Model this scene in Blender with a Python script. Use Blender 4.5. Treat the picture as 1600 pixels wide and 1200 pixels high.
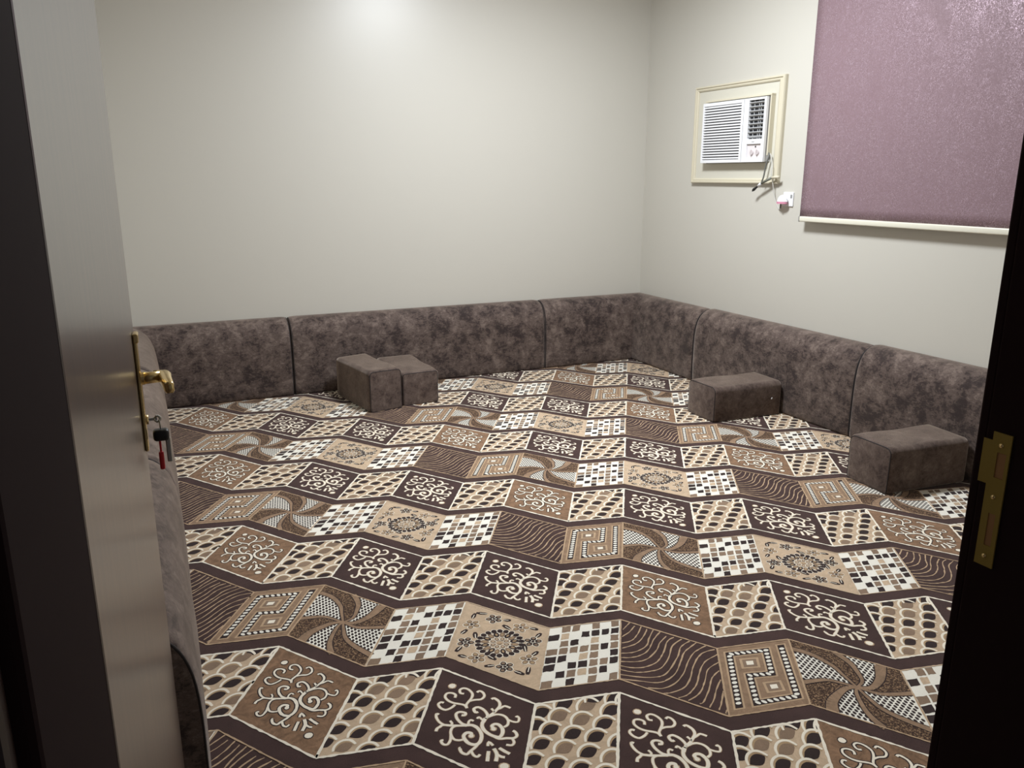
import bpy, bmesh, math, random
from mathutils import Vector, Matrix
for o in list(bpy.data.objects): bpy.data.objects.remove(o)
SC = bpy.context.scene
COL = SC.collection
R = random.Random(7)

# ------------------------------------------------------------------ camera
H = 1.5                                    # eye height
F_PX, PITCH, ROLL, HEAD = 1257.25, 0.251919, 0.00151, 0.433222
cam_d = bpy.data.cameras.new('camera'); cam = bpy.data.objects.new('camera', cam_d); COL.objects.link(cam)
cam_d.sensor_width = 36.0; cam_d.lens = F_PX*36/1600; cam_d.clip_start = 0.05
sp, cp, sh, ch = math.sin(PITCH), math.cos(PITCH), math.sin(HEAD), math.cos(HEAD)
fwd = Vector((sh*cp, ch*cp, -sp)); rgt = Vector((ch, -sh, 0)); up = rgt.cross(fwd)
r2 = rgt*math.cos(ROLL)+up*math.sin(ROLL); u2 = -rgt*math.sin(ROLL)+up*math.cos(ROLL)
cam.matrix_world = Matrix(((r2.x, u2.x, -fwd.x, 0), (r2.y, u2.y, -fwd.y, 0), (r2.z, u2.z, -fwd.z, H), (0, 0, 0, 1)))
SC.camera = cam

# ------------------------------------------------------------------ world, exposure
w = bpy.data.worlds.new('world'); SC.world = w; w.use_nodes = True
bg = w.node_tree.nodes['Background']; bg.inputs[0].default_value = (0.95, 0.92, 0.95, 1); bg.inputs[1].default_value = 0.10
SC.view_settings.view_transform = 'Standard'; SC.view_settings.look = 'None'
SC.view_settings.gamma = 1.0; SC.view_settings.use_curve_mapping = False
SC.view_settings.exposure = 0.0

# ceiling lamp of the room (just above the frame)
LAMP = (2.2, 3.75, 2.90)
ld = bpy.data.lights.new('lamp_light', 'AREA'); ld.shape = 'DISK'; ld.size = 0.60; ld.energy = 124; ld.color = (0.90, 0.95, 1.0)
lamp_light = bpy.data.objects.new('lamp_light', ld); COL.objects.link(lamp_light)

# ------------------------------------------------------------------ helpers
def lin(c):
    return tuple(((x/255)/12.92 if x/255 <= .04045 else ((x/255+.055)/1.055)**2.4) for x in c)+(1,)
def mat(name, rgb, rough=.6, spec=.5, metal=0, coat=0, coat_r=.2, sheen=0, k=1.0):
    m = bpy.data.materials.new(name); m.use_nodes = True
    b = m.node_tree.nodes['Principled BSDF']
    c = lin(rgb); b.inputs['Base Color'].default_value = (c[0]*k, c[1]*k, c[2]*k, 1)
    b.inputs['Roughness'].default_value = rough; b.inputs['Specular IOR Level'].default_value = spec
    b.inputs['Metallic'].default_value = metal
    b.inputs['Coat Weight'].default_value = coat; b.inputs['Coat Roughness'].default_value = coat_r
    b.inputs['Sheen Weight'].default_value = sheen
    return m
def nodes(m):
    t = m.node_tree; return t, t.nodes['Principled BSDF']
def add(t, kind, **kw):
    n = t.nodes.new(kind)
    for k_, v in kw.items():
        if k_ in n.inputs: n.inputs[k_].default_value = v
        else: setattr(n, k_, v)
    return n
def noise(t, scale, detail=4, rough=.6, dist=0, coord='Object', vscale=None):
    tc = add(t, 'ShaderNodeTexCoord'); src = tc.outputs[coord]
    if vscale:
        mp = add(t, 'ShaderNodeMapping'); mp.inputs['Scale'].default_value = vscale
        t.links.new(src, mp.inputs['Vector']); src = mp.outputs[0]
    n = add(t, 'ShaderNodeTexNoise', Scale=scale, Detail=detail, Roughness=rough, Distortion=dist)
    t.links.new(src, n.inputs['Vector']); return n
def ramp(t, src, stops):
    r = add(t, 'ShaderNodeValToRGB'); e = r.color_ramp.elements
    e[0].position, e[0].color = stops[0]; e[1].position, e[1].color = stops[-1]
    for p_, c_ in stops[1:-1]:
        x = e.new(p_); x.color = c_
    t.links.new(src, r.inputs[0]); return r
def bump(t, b, src, strength, dist):
    n = add(t, 'ShaderNodeBump'); n.inputs['Strength'].default_value = strength; n.inputs['Distance'].default_value = dist
    t.links.new(src, n.inputs['Height']); t.links.new(n.outputs[0], b.inputs['Normal'])

def mesh_obj(name, verts, faces, m, parent=None, smooth=False, loc=None):
    me = bpy.data.meshes.new(name); me.from_pydata([tuple(v) for v in verts], [], faces); me.update()
    if m: me.materials.append(m)
    if smooth: me.polygons.foreach_set('use_smooth', [True]*len(me.polygons))
    o = bpy.data.objects.new(name, me); COL.objects.link(o)
    if parent: o.parent = parent
    if loc: o.location = loc
    return o
def bm_obj(name, bm, m, parent=None, smooth=False):
    bmesh.ops.recalc_face_normals(bm, faces=bm.faces)
    me = bpy.data.meshes.new(name); bm.to_mesh(me); bm.free()
    if m: me.materials.append(m)
    if smooth: me.polygons.foreach_set('use_smooth', [True]*len(me.polygons))
    o = bpy.data.objects.new(name, me); COL.objects.link(o)
    if parent: o.parent = parent
    return o
def box(bm, a, b, bev=0, seg=2, M=None):
    g = bmesh.ops.create_cube(bm, size=1.0)
    vs = g['verts']
    for v in vs:
        v.co = Vector(((a[0]+b[0])/2+v.co.x*(b[0]-a[0]), (a[1]+b[1])/2+v.co.y*(b[1]-a[1]), (a[2]+b[2])/2+v.co.z*(b[2]-a[2])))
    if bev:
        es = {e for v in vs for e in v.link_edges}
        r = bmesh.ops.bevel(bm, geom=list(es), offset=bev, segments=seg, affect='EDGES', profile=.5)
        vs = list({v for f in r['faces'] for v in f.verts} | {v for v in vs if v.is_valid})
    if M:
        for v in vs: v.co = M @ v.co
    return vs
def boxo(name, a, b, m, parent=None, bev=0, seg=2, smooth=False):
    bm = bmesh.new(); box(bm, a, b, bev, seg); return bm_obj(name, bm, m, parent, smooth)
def smooth_path(pts, n=8):
    pts = [Vector(p) for p in pts]; out = []
    for i in range(len(pts)-1):
        p0 = pts[max(i-1, 0)]; p1 = pts[i]; p2 = pts[i+1]; p3 = pts[min(i+2, len(pts)-1)]
        for j in range(n):
            t_ = j/n
            out.append(.5*((2*p1)+(p2-p0)*t_+(2*p0-5*p1+4*p2-p3)*t_*t_+(3*p1-p0-3*p2+p3)*t_**3))
    out.append(pts[-1]); return out
def tube(bm, pts, rad, seg=8):
    pts = [Vector(p) for p in pts]; n = len(pts)
    rads = rad if isinstance(rad, (list, tuple)) else [rad]*n
    rings = []; prev = None
    for i, p in enumerate(pts):
        d = (pts[min(i+1, n-1)]-pts[max(i-1, 0)]).normalized()
        if prev is None:
            a = Vector((0, 0, 1)) if abs(d.z) < .9 else Vector((1, 0, 0)); x = d.cross(a).normalized()
        else: x = (prev-d*prev.dot(d)).normalized()
        prev = x; y = d.cross(x)
        rings.append([bm.verts.new(p+(x*math.cos(q)+y*math.sin(q))*rads[i]) for q in [2*math.pi*s/seg for s in range(seg)]])
    for a, b in zip(rings, rings[1:]):
        for s in range(seg): bm.faces.new((a[s], a[(s+1) % seg], b[(s+1) % seg], b[s]))
    bm.faces.new(rings[0][::-1]); bm.faces.new(rings[-1])
def tubeo(name, pts, rad, m, parent=None, seg=8):
    bm = bmesh.new(); tube(bm, pts, rad, seg); return bm_obj(name, bm, m, parent, True)
def empty(name, loc=(0, 0, 0)):
    o = bpy.data.objects.new(name, None); COL.objects.link(o); o.location = loc; o.empty_display_size = .1; return o
def tag(o, label=None, cat=None, group=None, kind=None):
    if label: o['label'] = label
    if cat: o['category'] = cat
    if group: o['group'] = group
    if kind: o['kind'] = kind
    return o
def reparent(root, *obs):
    """children keep their world coordinates under a root that stands at its base"""
    for o in obs:
        o.parent = root; o.matrix_parent_inverse = Matrix.Translation(root.location).inverted()

# ------------------------------------------------------------------ room dimensions
XL, XR, YB, ZC = -0.115, 3.856, 5.75, 3.2
YD0, YD1 = 0.34, 0.65                      # door wall faces
DXL, DXR, DZ = -0.057, 0.98, 2.12          # door opening

# ------------------------------------------------------------------ materials
wall_m = mat('wall_paint', (202, 198, 188), rough=.5, spec=.4, coat=.9, coat_r=.34)
t, b = nodes(wall_m); bump(t, b, noise(t, 60, 4).outputs[0], .06, .002)
ceil_m = mat('ceiling_paint', (235, 233, 228), rough=.9)
darkwood = mat('dark_wood', (40, 26, 24), rough=.32, spec=.5)
t, b = nodes(darkwood); nz = noise(t, 6, 6, vscale=(6, 6, .7))
rp = ramp(t, nz.outputs[0], [(.35, lin((34, 20, 20))), (.7, lin((50, 32, 28)))]); t.links.new(rp.outputs[0], b.inputs['Base Color'])
jamb_m = mat('jamb_paint', (42, 29, 29), rough=.85, spec=.05)
leaf_m = mat('door_leaf_varnish', (62, 42, 34), rough=.3, spec=.6, coat=.6, coat_r=.25)
t, b = nodes(leaf_m); nz = noise(t, 5, 6, vscale=(8, 8, .8))
rp = ramp(t, nz.outputs[0], [(.35, lin((52, 36, 30))), (.7, lin((78, 56, 44)))]); t.links.new(rp.outputs[0], b.inputs['Base Color'])
brass = mat('polished_brass', (222, 196, 140), rough=.27, metal=1)
brass_dull = mat('dull_brass', (160, 136, 62), rough=.6, metal=.35)
rawwood = mat('raw_wood', (170, 125, 80), rough=.8)
steel = mat('steel', (190, 188, 182), rough=.3, metal=1)
black_p = mat('black_plastic', (28, 28, 30), rough=.4)
red_p = mat('red_plastic', (200, 40, 48), rough=.35)
white_p = mat('white_plastic', (238, 238, 240), rough=.35)
cream_w = mat('cream_painted_wood', (208, 200, 178), rough=.5)
cream_b = mat('cream_board', (208, 204, 190), rough=.55)
pink_p = mat('pink_plastic', (212, 140, 165), rough=.4)
grey_c = mat('grey_cord', (120, 120, 116), rough=.5)
def velvet(name, stops, sc, tint, sheen, streak):
    m = mat(name, (90, 80, 74), rough=.8, spec=.15, sheen=sheen)
    t, b = nodes(m)
    n1 = noise(t, 11*sc, 10, .74, .35); n2 = noise(t, 38*sc, 8, .8, .9, vscale=(1, 1, streak)); n3 = noise(t, 2.2, 3, .6, .5)
    a1 = add(t, 'ShaderNodeMath', operation='MULTIPLY_ADD'); a1.inputs[1].default_value = .50; t.links.new(n1.outputs[0], a1.inputs[0])
    a2 = add(t, 'ShaderNodeMath', operation='MULTIPLY_ADD'); a2.inputs[1].default_value = .34; t.links.new(n2.outputs[0], a2.inputs[0])
    a3 = add(t, 'ShaderNodeMath', operation='MULTIPLY'); a3.inputs[1].default_value = .16; t.links.new(n3.outputs[0], a3.inputs[0])
    t.links.new(a3.outputs[0], a2.inputs[2]); t.links.new(a2.outputs[0], a1.inputs[2])
    rp = ramp(t, a1.outputs[0], stops); t.links.new(rp.outputs[0], b.inputs['Base Color'])
    bump(t, b, n2.outputs[0], .45, .003)
    b.inputs['Sheen Roughness'].default_value = .35; b.inputs['Sheen Tint'].default_value = tint
    return m
fabric = velvet('velvet_fabric', [(.425, lin((54, 45, 44))), (.465, lin((66, 56, 53))), (.485, lin((88, 75, 70))), (.53, lin((96, 83, 77))), (.545, lin((112, 98, 91))), (.60, lin((124, 109, 101)))], 1.0, (1, .86, .76, 1), .85, 2.2)
plainfab = velvet('suede_fabric', [(.42, lin((66, 54, 50))), (.475, lin((88, 74, 68))), (.53, lin((98, 84, 77))), (.59, lin((116, 101, 92)))], 1.3, (1, .85, .72, 1), .9, 1.0)
piping_m = mat('piping_fabric', (40, 34, 34), rough=.8)

# ------------------------------------------------------------------ setting
def struct(o): o['kind'] = 'structure'; return o
struct(boxo('floor', (XL-.3, -1.2, -.1), (XR+.3, YB+.2, 0), mat('floor_tile', (120, 105, 92), rough=.4)))
struct(boxo('ceiling', (XL-.1, YD0, ZC), (XR+.1, YB+.1, ZC+.1), ceil_m))
struct(boxo('wall_left', (XL-.1, YD1, 0), (XL, YB, ZC), wall_m))
struct(boxo('wall_back', (XL-.1, YB, 0), (XR+.1, YB+.1, ZC), wall_m))
struct(boxo('wall_right', (XR, YD0, 0), (XR+.1, YB, ZC), wall_m))
bm = bmesh.new()
box(bm, (DXR+.05, YD0, 0), (XR, YD1, ZC)); box(bm, (XL-.1, YD0, 0), (DXL-.05, YD1, ZC)); box(bm, (DXL-.05, YD0, DZ+.05), (DXR+.05, YD1, ZC))
struct(bm_obj('wall_front', bm, wall_m))
# door frame: jambs with a rebate, head, casings towards the hall
fr = struct(empty('trim_1', (0.46, YD0, 0)))
bm = bmesh.new(); box(bm, (DXL-.05, YD0, 0), (DXL, YD1-.005, DZ), .004)
jl = bm_obj('door_jamb', bm, jamb_m)
bm = bmesh.new()
box(bm, (DXR, YD0, 0), (DXR+.05, YD1-.002, DZ), .003)
box(bm, (DXR+.002, YD1-.004, 0), (DXR+.06, YD1+.012, DZ+.05), .004)
jr = bm_obj('door_jamb', bm, jamb_m)
bm = bmesh.new(); box(bm, (DXL-.05, YD0, DZ), (DXR+.05, YD1-.005, DZ+.05), .003)
jh = bm_obj('door_head', bm, jamb_m)
cs = []
for x0, x1 in ((DXL-.11, DXL-.008), (DXR+.008, DXR+.10)):
    bm = bmesh.new(); box(bm, (x0, YD0-.02, 0), (x1, YD0-.0005, DZ+.09), .005); box(bm, (x0+.015, YD0-.028, 0), (x1-.03, YD0-.019, DZ+.08), .004)
    cs.append(bm_obj('casing', bm, darkwood))
reparent(fr, jl, jr, jh, *cs)
# strike plate on the right jamb
bm = bmesh.new()
xs = DXR-.0022
ov = [(.611, 1.001), (.636, 1.001), (.636, 1.113), (.648, 1.111), (.648, 1.172), (.637, 1.172), (.637, 1.184), (.611, 1.184)]
h1 = [(.6155, 1.124), (.6275, 1.124), (.6275, 1.158), (.6155, 1.158)]
h2 = [(.617, 1.03), (.6265, 1.03), (.6265, 1.075), (.617, 1.075)]
# plate made of strips round the two holes
def plate_strip(y0, y1, z0, z1): box(bm, (xs, y0, z0), (DXR-.0002, y1, z1))
plate_strip(.611, .636, 1.001, 1.03); plate_strip(.611, .617, 1.03, 1.075); plate_strip(.6265, .636, 1.03, 1.075)
plate_strip(.611, .636, 1.075, 1.124); plate_strip(.611, .6155, 1.124, 1.158); plate_strip(.6275, .636, 1.124, 1.158)
plate_strip(.611, .636, 1.158, 1.184); plate_strip(.636, .648, 1.113, 1.172)
sk = bm_obj('strike_plate', bm, brass_dull); reparent(fr, sk); sk['label'] = 'dull brass strike plate'
bm = bmesh.new(); box(bm, (DXR-.0012, .6155, 1.124), (DXR-.0003, .6275, 1.158)); box(bm, (DXR-.0012, .617, 1.03), (DXR-.0003, .6265, 1.075))
o = bm_obj('mortise_wood', bm, rawwood); o.parent = sk; o['label'] = 'raw wood in the latch holes'
for zz in (1.168, 1.098, 1.015):
    bm = bmesh.new(); tube(bm, [(DXR-.003, .6235, zz), (DXR-.0015, .6235, zz)], .003, 10); o = bm_obj('screw', bm, brass, None, True); o.parent = sk

# door leaf, open into the room, almost flat against the left sofa
door = struct(empty('door_1', (DXL, YD1, 0)))
ang = -math.atan2(.036, 1.0); LM = Matrix.Translation((DXL, YD1, 0)) @ Matrix.Rotation(ang, 4, 'Z')
def leafpart(name, bm, m, parent=None, smooth=False):
    for v in bm.verts: v.co = LM @ v.co
    o = bm_obj(name, bm, m, None, smooth)
    if parent is None: reparent(door, o)
    return o
LL = 1.0
bm = bmesh.new(); box(bm, (-.04, .004, .015), (0, LL, 2.09), .003); leafpart('door_leaf', bm, leaf_m)
bm = bmesh.new(); box(bm, (0, LL-.077, 1.003), (.007, LL-.045, 1.222), .003); tube(bm, [(.0, LL-.061, 1.14), (.012, LL-.061, 1.14)], .012, 14)
box(bm, (0, LL-.078, 1.208), (.010, LL-.044, 1.226), .003)
leafpart('handle_plate', bm, brass)
bm = bmesh.new()
tube(bm, [(.004, LL-.061, 1.140), (.040, LL-.061, 1.141)], [.0115, .0105], 14)
gs = [(.034, LL-.054, 1.141, .009, .011), (.042, LL-.056, 1.141, .012, .011), (.047, LL-.064, 1.140, .011, .0115), (.049, LL-.085, 1.138, .0095, .012), (.051, LL-.11, 1.137, .009, .012), (.054, LL-.132, 1.136, .008, .011), (.055, LL-.140, 1.136, .006, .009)]
rg_ = [[bm.verts.new((x_+a_*cx__, y_, z_+b__*cz__)) for cx__, cz__ in ((-.7, -1), (.7, -1), (1, -.6), (1, .6), (.6, 1), (-.6, 1), (-1, .6), (-1, -.6))] for x_, y_, z_, a_, b__ in gs]
for A_, B_ in zip(rg_, rg_[1:]):
    for q_ in range(8): bm.faces.new((A_[q_], A_[(q_+1) % 8], B_[(q_+1) % 8], B_[q_]))
bm.faces.new(rg_[0][::-1]); bm.faces.new(rg_[-1])
leafpart('lever_handle', bm, brass, None, True)
bm = bmesh.new(); tube(bm, [(.004, LL-.061, 1.061), (.011, LL-.061, 1.061)], .009, 14); leafpart('lock_cylinder', bm, brass, None, True)
for zz in (.22, 1.86):
    bm = bmesh.new(); tube(bm, [(.004, .0, zz-.05), (.004, .0, zz+.05)], .007, 10); leafpart('hinge', bm, brass_dull, None, True)
# keys hanging in the lock
keys = empty('key_ring', tuple(LM @ Vector((.024, LL-.061, 1.061))))
def kp(name, bm, m, smooth=False):
    for v in bm.verts: v.co = LM @ v.co
    o = bm_obj(name, bm, m, None, smooth); reparent(keys, o); return o
bm = bmesh.new(); box(bm, (.0115, LL-.0625, 1.0585), (.026, LL-.0595, 1.0635)); tube(bm, smooth_path([(.026, LL-.061, 1.067), (.032, LL-.061, 1.061), (.026, LL-.061, 1.055), (.021, LL-.061, 1.061), (.026, LL-.061, 1.067)], 4), .0022, 6); kp('key', bm, steel)
bm = bmesh.new(); tube(bm, smooth_path([(.029, LL-.061, 1.064), (.030, LL-.069, 1.052), (.0295, LL-.061, 1.040), (.029, LL-.053, 1.052), (.029, LL-.061, 1.064)], 6), .0011, 6); kp('ring', bm, steel, True)
bm = bmesh.new(); box(bm, (.016, LL-.078, 1.020), (.044, LL-.055, 1.042), .006, 3); o = kp('key_fob', bm, black_p, True); o['label'] = 'black key fob'
bm = bmesh.new(); box(bm, (.036, LL-.066, .975), (.045, LL-.060, 1.024), .002); o = kp('key', bm, steel)
bm = bmesh.new(); box(bm, (.022, LL-.070, .962), (.031, LL-.062, .998), .003, 2); box(bm, (.0245, LL-.067, .995), (.0285, LL-.064, 1.022), .0015); o = kp('tag', bm, red_p); o['label'] = 'red plastic tag'
tag(keys, 'small bunch of keys with black fob and red tag hanging from the door lock', 'keys')

# ceiling lamp
lamp = empty('ceiling_lamp', (LAMP[0], LAMP[1], ZC))
bm = bmesh.new(); bmesh.ops.create_cone(bm, cap_ends=True, segments=48, radius1=.30, radius2=.27, depth=.07, matrix=Matrix.Translation((LAMP[0], LAMP[1], ZC-.035)))
reparent(lamp, bm_obj('housing', bm, white_p))
tag(lamp, 'round white ceiling lamp above the middle of the room', 'lamp')
lamp_light.location = (LAMP[0], LAMP[1], ZC-.073)
lamp_light.parent = lamp; lamp_light.matrix_parent_inverse = Matrix.Translation(lamp.location).inverted()
ORN = [(7, [(0.375, 0.374), (0.359, 0.336), (0.374, 0.282), (0.389, 0.227), (0.385, 0.173), (0.338, 0.14), (0.287, 0.145), (0.255, 0.184), (0.27, 0.222), (0.306, 0.213)]),
 (7, [(0.374, 0.282), (0.422, 0.238), (0.481, 0.2), (0.504, 0.146), (0.483, 0.108), (0.446, 0.102), (0.424, 0.134)]),
 (7, [(0.375, 0.374), (0.347, 0.35), (0.303, 0.356), (0.234, 0.375), (0.177, 0.372), (0.138, 0.344), (0.142, 0.294), (0.186, 0.264), (0.229, 0.267), (0.232, 0.306)]),
 (7, [(0.255, 0.388), (0.232, 0.438), (0.185, 0.492), (0.133, 0.495), (0.099, 0.466), (0.115, 0.427), (0.145, 0.42)]),
 (8, [(0.572, 0.41), (0.583, 0.36), (0.538, 0.315), (0.476, 0.308), (0.44, 0.349), (0.465, 0.382), (0.487, 0.363)]),
 (8, [(0.561, 0.459), (0.582, 0.382), (0.624, 0.317), (0.652, 0.25), (0.671, 0.188), (0.654, 0.142), (0.604, 0.123), (0.578, 0.148)]),
 (7, [(0.652, 0.25), (0.684, 0.212), (0.719, 0.168), (0.775, 0.166)]),
 (6, [(0.619, 0.32), (0.635, 0.289), (0.6, 0.261)]),
 (7, [(0.569, 0.404), (0.623, 0.34), (0.678, 0.298), (0.737, 0.29), (0.778, 0.321), (0.782, 0.377), (0.754, 0.419)]),
 (6, [(0.762, 0.314), (0.814, 0.317), (0.866, 0.298), (0.874, 0.251), (0.853, 0.232), (0.843, 0.252)]),
 (6, [(0.548, 0.436), (0.507, 0.42), (0.497, 0.448)]),
 (10, [(0.662, 0.48), (0.645, 0.46), (0.665, 0.428), (0.703, 0.416), (0.741, 0.44), (0.754, 0.489), (0.736, 0.547), (0.672, 0.565), (0.602, 0.552), (0.562, 0.516), (0.554, 0.469), (0.569, 0.404)]),
 (8, [(0.672, 0.565), (0.735, 0.568), (0.8, 0.528), (0.858, 0.499), (0.885, 0.458), (0.868, 0.425), (0.84, 0.418)]),
 (7, [(0.851, 0.509), (0.872, 0.539), (0.858, 0.58), (0.808, 0.601)]),
 (8, [(0.418, 0.567), (0.368, 0.57), (0.315, 0.539), (0.292, 0.491), (0.32, 0.45), (0.372, 0.436), (0.376, 0.464), (0.345, 0.479)]),
 (8, [(0.428, 0.562), (0.362, 0.602), (0.282, 0.642), (0.209, 0.672), (0.185, 0.706), (0.166, 0.737), (0.164, 0.773)]),
 (7, [(0.219, 0.667), (0.166, 0.658), (0.123, 0.62), (0.114, 0.58), (0.138, 0.576)]),
 (6, [(0.279, 0.637), (0.283, 0.613), (0.258, 0.594)]),
 (6, [(0.433, 0.559), (0.428, 0.519), (0.443, 0.489), (0.47, 0.49)]),
 (7, [(0.422, 0.572), (0.342, 0.612), (0.296, 0.664), (0.301, 0.732), (0.341, 0.773), (0.387, 0.764), (0.422, 0.739)]),
 (7, [(0.304, 0.737), (0.315, 0.793), (0.304, 0.853), (0.265, 0.873), (0.235, 0.848), (0.256, 0.83)]),
 (10, [(0.482, 0.661), (0.479, 0.635), (0.441, 0.647), (0.419, 0.693), (0.442, 0.73), (0.493, 0.751), (0.554, 0.727), (0.58, 0.666), (0.57, 0.596), (0.524, 0.549), (0.468, 0.542), (0.418, 0.567)]),
 (8, [(0.563, 0.722), (0.543, 0.772), (0.514, 0.826), (0.492, 0.87), (0.445, 0.874), (0.418, 0.842), (0.424, 0.832)]),
 (7, [(0.524, 0.821), (0.555, 0.851), (0.589, 0.847), (0.605, 0.813)]),
 (7, [(0.654, 0.696), (0.651, 0.648), (0.698, 0.667)]),
 (9, [(0.671, 0.743), (0.675, 0.797), (0.681, 0.851)]),
 (10, [(0.71, 0.694), (0.748, 0.74), (0.752, 0.815)]),
 (8, [(0.757, 0.742), (0.79, 0.745), (0.821, 0.735)]),
 (9, [(0.755, 0.665), (0.806, 0.675), (0.856, 0.679)])]
ORN_DOT = [(0.169, 0.174), (0.831, 0.828), (0.666, 0.486), (0.486, 0.662)]
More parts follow.
